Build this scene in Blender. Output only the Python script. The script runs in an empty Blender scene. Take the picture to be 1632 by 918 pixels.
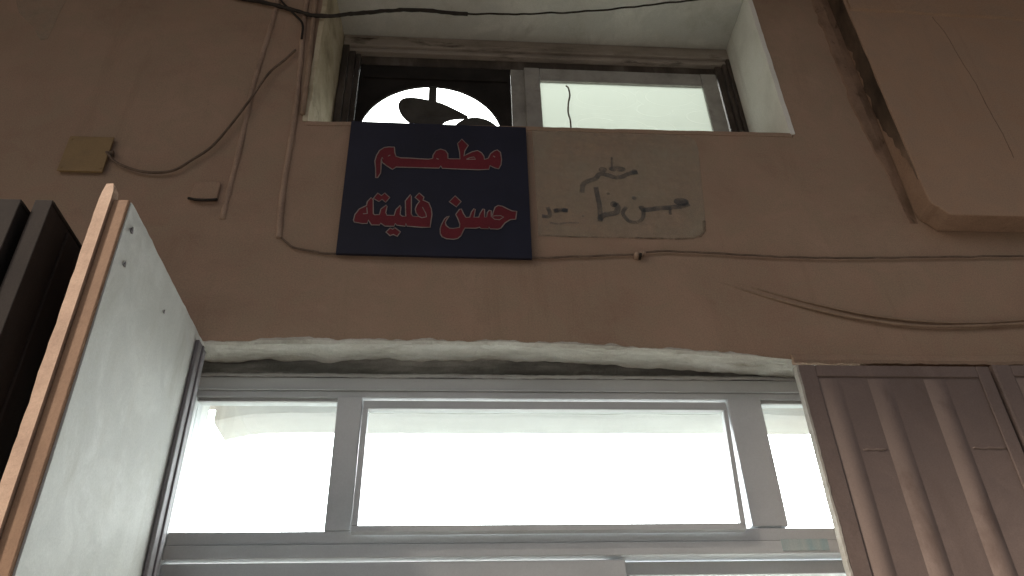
import bpy, bmesh, math, random
from mathutils import Vector, Matrix, noise
from mathutils.geometry import tessellate_polygon

scene = bpy.context.scene
col = scene.collection
random.seed(7)

# ---------------------------------------------------------------- camera
PITCH, YAW, ROLL = 0.59303404, 0.09038907, -0.03468545
cam_data = bpy.data.cameras.new('camera')
cam = bpy.data.objects.new('camera', cam_data)
col.objects.link(cam)
fwd = Vector((math.sin(YAW)*math.cos(PITCH), math.cos(YAW)*math.cos(PITCH), math.sin(PITCH)))
rgt = Vector((math.cos(YAW), -math.sin(YAW), 0))
upv = rgt.cross(fwd)
r2 = math.cos(ROLL)*rgt + math.sin(ROLL)*upv
u2 = -math.sin(ROLL)*rgt + math.cos(ROLL)*upv
m = Matrix((r2, u2, -fwd)).transposed().to_4x4()
m.translation = Vector((0, -2.2, 1.55))
cam.matrix_world = m
cam_data.sensor_width = 36
cam_data.lens = 36*1250/1632
cam_data.clip_start = 0.02
cam_data.clip_end = 2000
scene.camera = cam

# ---------------------------------------------------------------- sky, street light as low warm sun, exposure
SUN_EL, SUN_AZ = math.radians(40), math.radians(180+62)      # azimuth from +y, clockwise seen from above
world = bpy.data.worlds.new('World')
scene.world = world
world.use_nodes = True
wn = world.node_tree
bg = wn.nodes['Background']
sky = wn.nodes.new('ShaderNodeTexSky')
sky.sky_type = 'NISHITA'
sky.sun_disc = False
sky.sun_elevation = SUN_EL
sky.sun_rotation = SUN_AZ
sky.dust_density = 6
sky.air_density = 1
wn.links.new(sky.outputs[0], bg.inputs[0])
bg.inputs[1].default_value = 0.029
sd = bpy.data.lights.new('sun', 'SUN')
sd.energy = 1.7
sd.angle = math.radians(4)
sd.color = (1.0, 0.86, 0.72)
sun = bpy.data.objects.new('sun', sd)
col.objects.link(sun)
sdir = Vector((math.sin(SUN_AZ)*math.cos(SUN_EL), math.cos(SUN_AZ)*math.cos(SUN_EL), math.sin(SUN_EL)))
sun.rotation_euler = sdir.to_track_quat('Z', 'Y').to_euler()
scene.view_settings.view_transform = 'Standard'
scene.view_settings.look = 'None'
scene.view_settings.exposure = 1.3
scene.view_settings.gamma = 1.0
scene.view_settings.use_curve_mapping = False
scene.render.engine = 'CYCLES'
cy = scene.cycles
cy.use_denoising = True
cy.max_bounces = 8
cy.diffuse_bounces = 5
cy.glossy_bounces = 3
cy.transmission_bounces = 4
cy.transparent_max_bounces = 8
cy.sample_clamp_indirect = 6
cy.caustics_reflective = False
cy.caustics_refractive = False

LAMP_LOW, LAMP_HIGH = 7.5, 4.0

# ---------------------------------------------------------------- materials
def nodes_of(name):
    mt = bpy.data.materials.new(name)
    mt.use_nodes = True
    nt = mt.node_tree
    return mt, nt, nt.nodes['Principled BSDF'], nt.nodes['Material Output']

def noise_tex(nt, scale, detail=6, rough=0.6, stretch=(1, 1, 1), dist=0.0):
    tc = nt.nodes.new('ShaderNodeTexCoord')
    mp = nt.nodes.new('ShaderNodeMapping')
    mp.inputs['Scale'].default_value = stretch
    nt.links.new(tc.outputs['Object'], mp.inputs[0])
    n = nt.nodes.new('ShaderNodeTexNoise')
    n.inputs['Scale'].default_value = scale
    n.inputs['Detail'].default_value = detail
    n.inputs['Roughness'].default_value = rough
    n.inputs['Distortion'].default_value = dist
    nt.links.new(mp.outputs[0], n.inputs['Vector'])
    return n.outputs['Fac']

def ramp(nt, fac, stops):
    r = nt.nodes.new('ShaderNodeValToRGB')
    el = r.color_ramp.elements
    while len(el) < len(stops): el.new(0.5)
    for e, (p, c) in zip(el, stops):
        e.position = p
        e.color = (*c, 1) if len(c) == 3 else c
    nt.links.new(fac, r.inputs[0])
    return r.outputs[0]

def mixc(nt, fac, a, b):
    x = nt.nodes.new('ShaderNodeMix'); x.data_type = 'RGBA'
    for s, v in ((x.inputs['Factor'], fac), (x.inputs['A'], a), (x.inputs['B'], b)):
        if isinstance(v, bpy.types.NodeSocket): nt.links.new(v, s)
        elif isinstance(v, tuple): s.default_value = (*v, 1)
        else: s.default_value = v
    return x.outputs['Result']

def surface(name, base, dark, light=None, scale=3.0, rough=0.7, bump=0.3, bscale=60, metallic=0.0,
            stretch=(1, 1, 1), stain=None, stain_scale=1.5, stain_range=(0.55, 0.7), grain=0.08, spec=0.3, bdist=0.004, mottle=None, drips=None):
    """painted / plastered / metal surface: blotchy colour, stains with their own shape, fine grain and relief"""
    mt, nt, p, out = nodes_of(name)
    light = light or tuple(min(1, c*1.12) for c in base)
    c = ramp(nt, noise_tex(nt, scale, 8, 0.62, stretch), [(0.30, dark), (0.5, base), (0.72, light)])
    if stain:
        f = ramp(nt, noise_tex(nt, stain_scale, 10, 0.68, stretch, 0.6), [(stain_range[0], (0, 0, 0)), (stain_range[1], (1, 1, 1))])
        c = mixc(nt, f, c, stain)
    if mottle:
        f = ramp(nt, noise_tex(nt, 7.5, 5, 0.7, (1, 1, 1), 0.8), [(0.40, (0, 0, 0)), (0.62, (1, 1, 1))])
        c = mixc(nt, f, c, mottle)
    if drips:
        f = ramp(nt, noise_tex(nt, 9, 8, 0.7, (1, 1, 0.10), 0.3), [(0.56, (0, 0, 0)), (0.80, (0.7, 0.7, 0.7))])
        c = mixc(nt, f, c, drips)
    if grain:
        g = ramp(nt, noise_tex(nt, 190, 5, 0.95), [(0.3, (1-3*grain,)*3), (0.7, (1+grain,)*3)])
        mm = nt.nodes.new('ShaderNodeMix'); mm.data_type = 'RGBA'; mm.blend_type = 'MULTIPLY'
        mm.inputs['Factor'].default_value = 1
        nt.links.new(c, mm.inputs['A']); nt.links.new(g, mm.inputs['B'])
        c = mm.outputs['Result']
    nt.links.new(c, p.inputs['Base Color'])
    p.inputs['Roughness'].default_value = rough
    p.inputs['Metallic'].default_value = metallic
    p.inputs['Specular IOR Level'].default_value = spec
    if bump:
        b = nt.nodes.new('ShaderNodeBump')
        b.inputs['Strength'].default_value = bump
        b.inputs['Distance'].default_value = bdist
        nt.links.new(noise_tex(nt, bscale, 8, 0.65), b.inputs['Height'])
        nt.links.new(b.outputs[0], p.inputs['Normal'])
    return mt

def glass(name, tint=(0.96, 0.98, 0.97), gloss=0.06):
    mt, nt, p, out = nodes_of(name)
    nt.nodes.remove(p)
    t = nt.nodes.new('ShaderNodeBsdfTransparent'); t.inputs[0].default_value = (*tint, 1)
    g = nt.nodes.new('ShaderNodeBsdfGlossy'); g.inputs['Roughness'].default_value = 0.05
    mx = nt.nodes.new('ShaderNodeMixShader')
    f = ramp(nt, noise_tex(nt, 5, 8, 0.7), [(0.3, (gloss,)*3), (0.75, (gloss*2,)*3)])
    nt.links.new(f, mx.inputs[0]); nt.links.new(t.outputs[0], mx.inputs[1]); nt.links.new(g.outputs[0], mx.inputs[2])
    nt.links.new(mx.outputs[0], out.inputs[0])
    return mt

def frosted(name):
    mt, nt, p, out = nodes_of(name)
    nt.nodes.remove(p)
    tc = nt.nodes.new('ShaderNodeTexCoord')
    v = nt.nodes.new('ShaderNodeTexVoronoi'); v.feature = 'F1'
    v.inputs['Scale'].default_value = 4.4
    mp = nt.nodes.new('ShaderNodeMapping'); mp.inputs['Scale'].default_value = (0.75, 1, 1.5); mp.inputs['Rotation'].default_value = (0, 0.45, 0)
    nt.links.new(tc.outputs['Object'], mp.inputs[0]); nt.links.new(mp.outputs[0], v.inputs['Vector'])
    line = ramp(nt, v.outputs['Distance'], [(0.0, (0, 0, 0)), (0.395, (0, 0, 0)), (0.405, (1, 1, 1)), (0.415, (0, 0, 0)), (0.555, (0, 0, 0)), (0.565, (0.8, 0.8, 0.8)), (0.575, (0, 0, 0))])
    b = nt.nodes.new('ShaderNodeBump'); b.inputs['Strength'].default_value = 0.2; b.inputs['Distance'].default_value = 0.004
    nt.links.new(line, b.inputs['Height'])
    c = mixc(nt, line, (0.61, 0.635, 0.60), (0.66, 0.68, 0.645))
    t = nt.nodes.new('ShaderNodeBsdfTranslucent')
    nt.links.new(c, t.inputs[0]); nt.links.new(b.outputs[0], t.inputs['Normal'])
    g = nt.nodes.new('ShaderNodeBsdfGlossy'); g.inputs['Roughness'].default_value = 0.3
    nt.links.new(b.outputs[0], g.inputs['Normal'])
    mx = nt.nodes.new('ShaderNodeMixShader'); mx.inputs[0].default_value = 0.06
    nt.links.new(t.outputs[0], mx.inputs[1]); nt.links.new(g.outputs[0], mx.inputs[2])
    nt.links.new(mx.outputs[0], out.inputs[0])
    return mt

def cloth(name, color):
    mt, nt, p, out = nodes_of(name)
    nt.nodes.remove(p)
    c = ramp(nt, noise_tex(nt, 6, 6, 0.6, (0.4, 1, 1)), [(0.3, tuple(x*0.88 for x in color)), (0.7, color)])
    d = nt.nodes.new('ShaderNodeBsdfDiffuse'); tr = nt.nodes.new('ShaderNodeBsdfTranslucent')
    nt.links.new(c, d.inputs[0]); nt.links.new(c, tr.inputs[0])
    mx = nt.nodes.new('ShaderNodeMixShader'); mx.inputs[0].default_value = 0.45
    nt.links.new(d.outputs[0], mx.inputs[1]); nt.links.new(tr.outputs[0], mx.inputs[2])
    nt.links.new(mx.outputs[0], out.inputs[0])
    return mt

def worn_paint(name, color, a0, a1, scale, amax=0.8):
    """thin paint with holes worn through to what is beneath"""
    mt, nt, p, out = nodes_of(name)
    p.inputs['Base Color'].default_value = (*color, 1)
    p.inputs['Roughness'].default_value = 0.85
    p.inputs['Specular IOR Level'].default_value = 0.15
    f = ramp(nt, noise_tex(nt, scale, 9, 0.7), [(a0, (0, 0, 0)), (a1, (amax,)*3)])
    nt.links.new(f, p.inputs['Alpha'])
    return mt

def emitter(name, color, strength):
    mt, nt, p, out = nodes_of(name)
    nt.nodes.remove(p)
    e = nt.nodes.new('ShaderNodeEmission')
    e.inputs[0].default_value = (*color, 1); e.inputs[1].default_value = strength
    nt.links.new(e.outputs[0], out.inputs[0])
    return mt

M = {}
M['wall'] = surface('beige_wall_paint', (0.375, 0.258, 0.190), (0.30, 0.205, 0.15), (0.42, 0.30, 0.225), 1.6, 0.85, 0.35, 34,
                    stain=(0.245, 0.172, 0.127), stain_scale=1.5, stain_range=(0.52, 0.76), spec=0.15, grain=0.12,
                    mottle=(0.345, 0.255, 0.185), drips=(0.27, 0.185, 0.13))
M['panel_paint'] = surface('raised_panel_paint', (0.385, 0.258, 0.180), (0.345, 0.228, 0.158), (0.42, 0.29, 0.21), 1.2, 0.85, 0.25, 40,
                    stain=(0.31, 0.21, 0.15), stain_scale=1.1, stain_range=(0.55, 0.85), spec=0.15, grain=0.12,
                    mottle=(0.36, 0.255, 0.185), drips=(0.30, 0.20, 0.14))
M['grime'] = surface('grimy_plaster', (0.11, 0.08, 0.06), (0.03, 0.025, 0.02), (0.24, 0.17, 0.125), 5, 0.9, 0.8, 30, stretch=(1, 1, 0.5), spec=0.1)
M['reveal'] = surface('reveal_whitewash', (0.78, 0.78, 0.73), (0.66, 0.66, 0.61), (0.83, 0.83, 0.80), 4, 0.85, 0.6, 40,
                    stain=(0.30, 0.28, 0.23), stain_scale=9, stain_range=(0.63, 0.74), spec=0.15, drips=(0.52, 0.51, 0.45))
M['reveal_old'] = surface('old_yellowed_plaster', (0.50, 0.44, 0.31), (0.30, 0.26, 0.18), (0.62, 0.57, 0.44), 6, 0.9, 0.7, 30,
                    stain=(0.16, 0.13, 0.09), stain_scale=5, stain_range=(0.55, 0.75), spec=0.1)
M['plaster'] = surface('broken_white_plaster', (0.58, 0.565, 0.51), (0.40, 0.38, 0.33), (0.70, 0.69, 0.65), 9, 0.9, 1.0, 45,
                    stretch=(0.35, 1, 1), stain=(0.27, 0.24, 0.19), stain_scale=8, stain_range=(0.54, 0.74), spec=0.1, bdist=0.010)
M['filler'] = surface('dirty_joint_filler', (0.20, 0.20, 0.19), (0.04, 0.04, 0.04), (0.62, 0.61, 0.58), 4, 0.9, 0.9, 50,
                    stretch=(0.30, 1, 1.6), spec=0.1)
M['sealant'] = surface('grey_sealant', (0.42, 0.42, 0.41), (0.28, 0.28, 0.27), None, 12, 0.7, 0.4, 60, stretch=(.4, 1, 1))
M['alu'] = surface('grey_anodised_frame', (0.58, 0.60, 0.61), (0.49, 0.51, 0.52), (0.64, 0.66, 0.67), 4, 0.5, 0.06, 90,
                    stretch=(0.4, 1, 0.6), stain=(0.42, 0.42, 0.415), stain_scale=3, stain_range=(0.58, 0.85), spec=0.4, grain=0.04)
M['alu_old'] = surface('dusty_window_frame', (0.36, 0.35, 0.325), (0.24, 0.235, 0.215), (0.44, 0.43, 0.40), 6, 0.6, 0.2, 60,
                    stain=(0.13, 0.115, 0.10), stain_scale=6, stain_range=(0.56, 0.8), grain=0.05)
M['rail_wood'] = surface('dusty_head_rail', (0.34, 0.30, 0.265), (0.20, 0.175, 0.15), (0.42, 0.38, 0.34), 8, 0.8, 0.5, 50, stretch=(0.3, 1, 1),
                    stain=(0.07, 0.055, 0.045), stain_scale=7, stain_range=(0.56, 0.66))
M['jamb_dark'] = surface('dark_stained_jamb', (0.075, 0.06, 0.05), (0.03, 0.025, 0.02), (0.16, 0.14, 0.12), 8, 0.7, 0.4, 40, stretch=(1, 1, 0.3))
M['board'] = surface('black_vent_board', (0.022, 0.019, 0.017), (0.014, 0.012, 0.011), (0.036, 0.031, 0.028), 5, 0.75, 0.2, 40, spec=0.2)
M['fan'] = surface('dark_fan_metal', (0.075, 0.07, 0.062), (0.05, 0.045, 0.04), (0.10, 0.095, 0.085), 10, 0.55, 0.1, 60)
M['navy'] = surface('navy_sign_sheet', (0.011, 0.012, 0.026), (0.008, 0.009, 0.018), (0.015, 0.017, 0.036), 3, 0.55, 0.05, 30, spec=0.3, grain=0.06)
M['red'] = surface('red_sign_vinyl', (0.135, 0.013, 0.02), (0.10, 0.010, 0.015), (0.16, 0.016, 0.024), 6, 0.55, 0.05, 40, spec=0.25)
M['outline'] = surface('grey_sign_outline', (0.25, 0.20, 0.185), (0.14, 0.10, 0.09), (0.33, 0.28, 0.26), 14, 0.6, 0.0, spec=0.25)
M['leaf_white'] = surface('chalky_white_steel', (0.63, 0.63, 0.60), (0.53, 0.53, 0.50), (0.69, 0.69, 0.67), 2.6, 0.75, 0.25, 30,
                    stretch=(1, 1, 0.6), stain=(0.40, 0.385, 0.34), stain_scale=3.2, stain_range=(0.50, 0.76), mottle=(0.56, 0.56, 0.535), grain=0.06, drips=(0.52, 0.50, 0.45), spec=0.2)
M['leaf_edge'] = surface('peach_edge_paint', (0.60, 0.42, 0.31), (0.47, 0.32, 0.235), (0.66, 0.49, 0.37), 9, 0.7, 0.4, 45,
                    stain=(0.28, 0.19, 0.12), stain_scale=9, stain_range=(0.66, 0.76))
M['leaf_brown'] = surface('brown_edge_paint', (0.33, 0.205, 0.13), (0.27, 0.165, 0.105), (0.38, 0.24, 0.155), 6, 0.7, 0.3, 45)
M['leaf_ext'] = surface('mauve_brown_steel', (0.195, 0.149, 0.133), (0.155, 0.118, 0.105), (0.23, 0.178, 0.16), 2.4, 0.6, 0.2, 30,
                    stretch=(1, 1, 0.5), stain=(0.14, 0.105, 0.09), stain_scale=4, stain_range=(0.50, 0.72), spec=0.25, grain=0.09, mottle=(0.18, 0.14, 0.127), drips=(0.245, 0.187, 0.163))
M['leaf_rib'] = surface('worn_rib_steel', (0.225, 0.172, 0.15), (0.18, 0.136, 0.119), (0.27, 0.212, 0.187), 3.5, 0.55, 0.15, 30, stretch=(1, 1, 0.4), spec=0.35, grain=0.06, stain=(0.13, 0.09, 0.075), stain_scale=6, stain_range=(0.52, 0.72))
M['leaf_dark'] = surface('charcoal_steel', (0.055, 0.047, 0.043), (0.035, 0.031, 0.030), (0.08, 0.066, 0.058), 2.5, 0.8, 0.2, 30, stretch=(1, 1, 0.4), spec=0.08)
M['steel_strip'] = surface('mauve_grey_strip', (0.22, 0.20, 0.21), (0.14, 0.13, 0.135), (0.30, 0.28, 0.29), 5, 0.6, 0.2, 40, stretch=(1, 1, 0.3))
M['cable'] = surface('black_cable', (0.022, 0.018, 0.014), (0.014, 0.012, 0.01), (0.04, 0.03, 0.024), 20, 0.7, 0.2, 90)
M['cable_dusty'] = surface('dusty_cable', (0.14, 0.10, 0.075), (0.085, 0.062, 0.047), (0.22, 0.16, 0.12), 14, 0.8, 0.2, 90)
M['cable_wall'] = surface('wall_painted_cable', (0.30, 0.215, 0.155), (0.20, 0.145, 0.105), (0.36, 0.26, 0.19), 12, 0.85, 0.2, 80)
M['conduit'] = surface('painted_conduit', (0.38, 0.27, 0.20), (0.27, 0.19, 0.14), (0.44, 0.325, 0.25), 6, 0.7, 0.3, 50, stretch=(1, 1, 0.4),
                    stain=(0.20, 0.14, 0.105), stain_scale=7, stain_range=(0.48, 0.66), grain=0.12)
M['yellow'] = surface('faded_yellow_box', (0.27, 0.185, 0.09), (0.22, 0.15, 0.085), (0.30, 0.205, 0.10), 8, 0.7, 0.2, 60)
M['bracket'] = surface('dark_brown_fixture', (0.12, 0.085, 0.06), (0.08, 0.055, 0.04), None, 10, 0.7, 0.3, 50)
M['cream_patch'] = worn_paint('faded_cream_ground', (0.42, 0.37, 0.285), 0.30, 0.68, 3.0, 0.48)
M['faded_ink'] = worn_paint('faded_blue_grey_lettering', (0.09, 0.10, 0.11), 0.32, 0.66, 20, 0.44)
M['stain_edge'] = worn_paint('rust_brown_edge', (0.14, 0.10, 0.07), 0.42, 0.66, 14, 0.5)
M['crack'] = surface('crack_dark', (0.22, 0.15, 0.11), (0.12, 0.08, 0.06), None, 20, 0.9, 0, spec=0.1)
M['glass'] = glass('clear_glass')
M['frosted'] = frosted('frosted_glass')
M['tape'] = surface('pale_blue_tape', (0.50, 0.60, 0.60), (0.30, 0.50, 0.56), (0.64, 0.68, 0.66), 9, 0.6, 0.1, 60, stretch=(1.4, 1, 0.2))
M['room'] = surface('white_room_paint', (0.78, 0.79, 0.77), (0.72, 0.73, 0.71), (0.82, 0.83, 0.81), 2, 0.85, 0.1, 40, spec=0.2)
M['beam'] = cloth('white_valance_cloth', (0.72, 0.72, 0.70))
M['floor'] = surface('room_floor_tile', (0.42, 0.40, 0.37), (0.36, 0.34, 0.31), None, 3, 0.5, 0.1, 30)
M['street'] = surface('street_asphalt', (0.10, 0.095, 0.09), (0.07, 0.067, 0.063), (0.15, 0.14, 0.13), 2, 0.9, 0.6, 80)
M['pavement'] = surface('pavement_concrete', (0.34, 0.33, 0.31), (0.27, 0.26, 0.245), (0.39, 0.38, 0.36), 2, 0.85, 0.4, 60)
M['tube'] = emitter('lamp_tube_low', (0.93, 0.98, 1.0), LAMP_LOW)
M['tube_up'] = emitter('lamp_tube_up', (0.96, 1.0, 0.955), LAMP_HIGH)
M['lamp_body'] = surface('white_lamp_body', (0.75, 0.75, 0.73), (0.7, 0.7, 0.68), None, 5, 0.5, 0)

# ---------------------------------------------------------------- builders
def box(bm, x0, x1, y0, y1, z0, z1):
    v = [bm.verts.new(p) for p in ((x0,y0,z0),(x1,y0,z0),(x1,y1,z0),(x0,y1,z0),(x0,y0,z1),(x1,y0,z1),(x1,y1,z1),(x0,y1,z1))]
    for f in ((0,3,2,1),(4,5,6,7),(0,1,5,4),(1,2,6,5),(2,3,7,6),(3,0,4,7)):
        bm.faces.new([v[i] for i in f])
    return v

def obj(name, bm, mat, parent=None, bevel=0.0, smooth=False):
    bmesh.ops.recalc_face_normals(bm, faces=bm.faces[:])
    me = bpy.data.meshes.new(name)
    bm.to_mesh(me); bm.free()
    if smooth:
        for p in me.polygons: p.use_smooth = True
    o = bpy.data.objects.new(name, me)
    col.objects.link(o)
    me.materials.append(mat if not isinstance(mat, str) else M[mat])
    if parent: o.parent = parent
    if bevel:
        b = o.modifiers.new('edge', 'BEVEL'); b.width = bevel; b.segments = 2; b.limit_method = 'ANGLE'
    return o

def boxes(name, lst, mat, parent=None, bevel=0.002):
    bm = bmesh.new()
    for a in lst: box(bm, *a)
    return obj(name, bm, mat, parent, bevel)

def empty(name, loc=(0,0,0), parent=None):
    o = bpy.data.objects.new(name, None)
    o.empty_display_size = 0.1
    col.objects.link(o); o.location = loc
    if parent: o.parent = parent
    return o

def tag(o, label=None, cat=None, group=None, kind=None):
    if label: o['label'] = label
    if cat: o['category'] = cat
    if group: o['group'] = group
    if kind: o['kind'] = kind
    return o

def smooth_path(pts, n=8):
    pts = [Vector(p) for p in pts]
    if len(pts) < 3: return pts
    out = []
    P = [pts[0]*2-pts[1]] + pts + [pts[-1]*2-pts[-2]]
    for i in range(1, len(P)-2):
        a, b, c, d = P[i-1:i+3]
        for k in range(n):
            t = k/n
            out.append(0.5*((2*b)+(-a+c)*t+(2*a-5*b+4*c-d)*t*t+(-a+3*b-3*c+d)*t**3))
    out.append(pts[-1])
    return out

def tube(bm, pts, r, seg=8, jitter=0.0, rfun=None):
    pts = [Vector(p) for p in pts]
    rings = []
    ref = Vector((0, 1, 0))
    for i, p in enumerate(pts):
        t = (pts[min(i+1, len(pts)-1)] - pts[max(i-1, 0)]).normalized()
        a = t.cross(ref)
        if a.length < 1e-3: a = t.cross(Vector((1, 0, 0)))
        a.normalize(); b = t.cross(a)
        rr = r*(rfun(i/(len(pts)-1)) if rfun else 1)
        rr *= 1 + (random.uniform(-jitter, jitter) if jitter else 0)
        rings.append([bm.verts.new(p + (a*math.cos(k*2*math.pi/seg) + b*math.sin(k*2*math.pi/seg))*rr) for k in range(seg)])
    for r0, r1 in zip(rings, rings[1:]):
        for k in range(seg):
            bm.faces.new((r0[k], r0[(k+1) % seg], r1[(k+1) % seg], r1[k]))
    bm.faces.new(rings[0]); bm.faces.new(rings[-1][::-1])

def prism(bm, poly, y0, y1):
    """polygon in x,z extruded from y0 (front) to y1"""
    vs = [Vector((x, z, 0)) for x, z in poly]
    tris = tessellate_polygon([vs])
    f = [bm.verts.new((x, y0, z)) for x, z in poly]
    b = [bm.verts.new((x, y1, z)) for x, z in poly]
    for t in tris:
        try:
            bm.faces.new([f[i] for i in t]); bm.faces.new([b[i] for i in reversed(t)])
        except ValueError: pass
    n = len(poly)
    for i in range(n):
        j = (i+1) % n
        bm.faces.new((f[i], f[j], b[j], b[i]))

def ribbon(bm, pts, w, y0, y1, closed=False, wfun=None):
    """flat stroke of width w along x,z points"""
    n = len(pts); L = []; R = []
    for i in range(n):
        if closed: a, b = Vector(pts[i-1]), Vector(pts[(i+1) % n])
        else: a, b = Vector(pts[max(i-1, 0)]), Vector(pts[min(i+1, n-1)])
        t = (b-a)
        if t.length < 1e-6: t = Vector((1, 0))
        t.normalize(); q = Vector((-t.y, t.x))
        hw = 0.5*w*(wfun(i/(n-1)) if wfun else 1)
        p = Vector(pts[i])
        L.append((p+q*hw, p-q*hw))
    fv = [[bm.verts.new((c.x, y, c.y)) for y in (y0, y1) for c in pr] for pr in L]
    rng = range(n if closed else n-1)
    for i in rng:
        a, b = fv[i], fv[(i+1) % n]
        bm.faces.new((a[0], a[1], b[1], b[0]))
        bm.faces.new((a[2], b[2], b[3], a[3]))
        bm.faces.new((a[0], b[0], b[2], a[2]))
        bm.faces.new((a[1], a[3], b[3], b[1]))
    if not closed:
        a = fv[0]; bm.faces.new((a[0], a[2], a[3], a[1]))
        a = fv[-1]; bm.faces.new((a[0], a[1], a[3], a[2]))

def ellipse(cx, cz, rx, rz, n=16):
    return [(cx+rx*math.cos(2*math.pi*k/n), cz+rz*math.sin(2*math.pi*k/n)) for k in range(n)]

def lerp_curve(pts, x):
    for (xa, ya), (xb, yb) in zip(pts, pts[1:]):
        if x <= xb: return ya + (yb-ya)*max(0, (x-xa))/(xb-xa)
    return pts[-1][1]

M['blister'] = surface('loose_render', (0.27, 0.18, 0.13), (0.15, 0.10, 0.07), (0.34, 0.235, 0.17), 9, 0.9, 0.9, 40, stretch=(1, 1, 0.5), spec=0.1, stain=(0.10, 0.07, 0.05), stain_scale=12, stain_range=(0.60, 0.68))
M['panel_shaded'] = surface('panel_paint_shaded', (0.345, 0.232, 0.165), (0.28, 0.188, 0.134), (0.38, 0.26, 0.188), 5, 0.9, 0.5, 40, spec=0.1, grain=0.12, stain=(0.20, 0.134, 0.096), stain_scale=4, stain_range=(0.54, 0.80))
M['soffit'] = surface('smoky_soffit', (0.60, 0.605, 0.565), (0.44, 0.44, 0.40), (0.70, 0.705, 0.67), 3.2, 0.85, 0.5, 40, spec=0.15, stain=(0.25, 0.235, 0.20), stain_scale=3.5, stain_range=(0.54, 0.78), mottle=(0.53, 0.54, 0.51))
M['edge_chalk'] = surface('chalked_edge', (0.36, 0.345, 0.315), (0.25, 0.235, 0.21), (0.46, 0.445, 0.41), 9, 0.8, 0.6, 45, spec=0.15)

def n1(x, s, seed=0.0):
    return noise.noise(Vector((x*s, seed, seed*1.7)))

# ================================================================ SETTING
tag(boxes('street', [(-60, 60, -60, -6.0, -0.3, -0.12)], 'street', bevel=0), kind='structure')
tag(boxes('pavement', [(-60, 60, -6.0, -0.002, -0.3, 0.0)], 'pavement', bevel=0.01), kind='structure')

# ================================================================ BUILDING
bld = tag(empty('shop_building', (0, 0, 0)), 'beige brown plastered shop building with lit shop front and small window above', 'building')

# wall with two openings; x,z breaks
UX0, UX1, UZ0, UZ1 = -0.582, 1.363, 3.798, 4.75
LX0, LX1, LZ1 = -0.86, 1.34, 2.90
WT = 0.42
def wall_mesh():
    bm = bmesh.new()
    xs = [-9, LX0, UX0, LX1, UX1, 9]; zs = [0, LZ1, UZ0, UZ1, 9]
    def hole(i, k):
        xm, zm = (xs[i]+xs[i+1])/2, (zs[k]+zs[k+1])/2
        return (LX0 < xm < LX1 and zm < LZ1) or (UX0 < xm < UX1 and UZ0 < zm < UZ1)
    cache = {}
    def v(i, y, k):
        key = (i, y, k)
        if key not in cache: cache[key] = bm.verts.new((xs[i], y, zs[k]))
        return cache[key]
    nx, nz = len(xs)-1, len(zs)-1
    for i in range(nx):
        for k in range(nz):
            if hole(i, k): continue
            for y in (0.0, WT):
                bm.faces.new((v(i,y,k), v(i+1,y,k), v(i+1,y,k+1), v(i,y,k+1)))
            for di, dk, a, b in ((-1,0,(i,k),(i,k+1)), (1,0,(i+1,k),(i+1,k+1)), (0,-1,(i,k),(i+1,k)), (0,1,(i,k+1),(i+1,k+1))):
                ii, kk = i+di, k+dk
                if not (0 <= ii < nx and 0 <= kk < nz) or hole(ii, kk):
                    bm.faces.new((v(a[0],0.0,a[1]), v(b[0],0.0,b[1]), v(b[0],WT,b[1]), v(a[0],WT,a[1])))
    return bm
wall = obj('wall', wall_mesh(), 'wall', bld)

# unseen slab added overhead: keeps the street light off the upper wall
blocker = tag(empty('shade_slab', (0, 0, 5.6), bld), 'plain unseen slab added above the window to shade the wall')
boxes('slab', [(-14, 9, -1.90, -0.002, 0, 0.16)], 'panel_paint', blocker, 0.01)
boxes('slab_upstand', [(-14, 9, -1.90, -1.78, 0.161, 1.1)], 'panel_paint', blocker, 0.01)

# whitewashed lining of the upper window recess (rough sheet 6 mm proud of the opening)
def lining(name, mat, a, b, c, d, nu, nv, nrm, amp, thick=0.02):
    """bilinear patch a-b (u) to d-c (v), lumpy along nrm, given thickness behind"""
    bm = bmesh.new(); nrm = Vector(nrm)
    A, B, C_, D_ = map(Vector, (a, b, c, d)); g = []
    for i in range(nu+1):
        row = []
        for j in range(nv+1):
            u, w = i/nu, j/nv
            p = (A*(1-u)+B*u)*(1-w) + (D_*(1-u)+C_*u)*w
            q = noise.noise(p*9)*0.6 + noise.noise(p*30)*0.4
            row.append(bm.verts.new(p + nrm*(q*amp)))
        g.append(row)
    for i in range(nu):
        for j in range(nv):
            bm.faces.new((g[i][j], g[i+1][j], g[i+1][j+1], g[i][j+1]))
    r = bmesh.ops.extrude_face_region(bm, geom=bm.faces[:])
    for e in r['geom']:
        if isinstance(e, bmesh.types.BMVert): e.co -= nrm*thick
    return obj(name, bm, mat, bld, smooth=False)
tag(lining('recess_soffit', 'soffit', (-0.575,-0.004,4.732), (1.357,-0.004,4.732), (1.357,0.36,4.732), (-0.575,0.36,4.732), 60, 14, (0,0,-1), 0.004),
    'grey white plastered soffit of the upper window recess')
tag(lining('recess_side', 'reveal', (1.352,-0.005,3.812), (1.352,-0.005,4.735), (1.356,0.36,4.735), (1.356,0.36,3.812), 40, 14, (-1,0,0), 0.004),
    'pale speckled plaster side of the upper window recess')
lining('recess_side', 'reveal_old', (-0.570,-0.005,3.80), (-0.570,-0.005,4.735), (-0.545,0.36,4.735), (-0.545,0.36,3.80), 40, 14, (1,0,0), 0.006)
lining('window_sill', 'wall', (-0.575,-0.003,3.800), (1.357,-0.003,3.817), (1.357,0.36,3.821), (-0.575,0.36,3.804), 60, 10, (0,0,1), 0.004)

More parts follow.
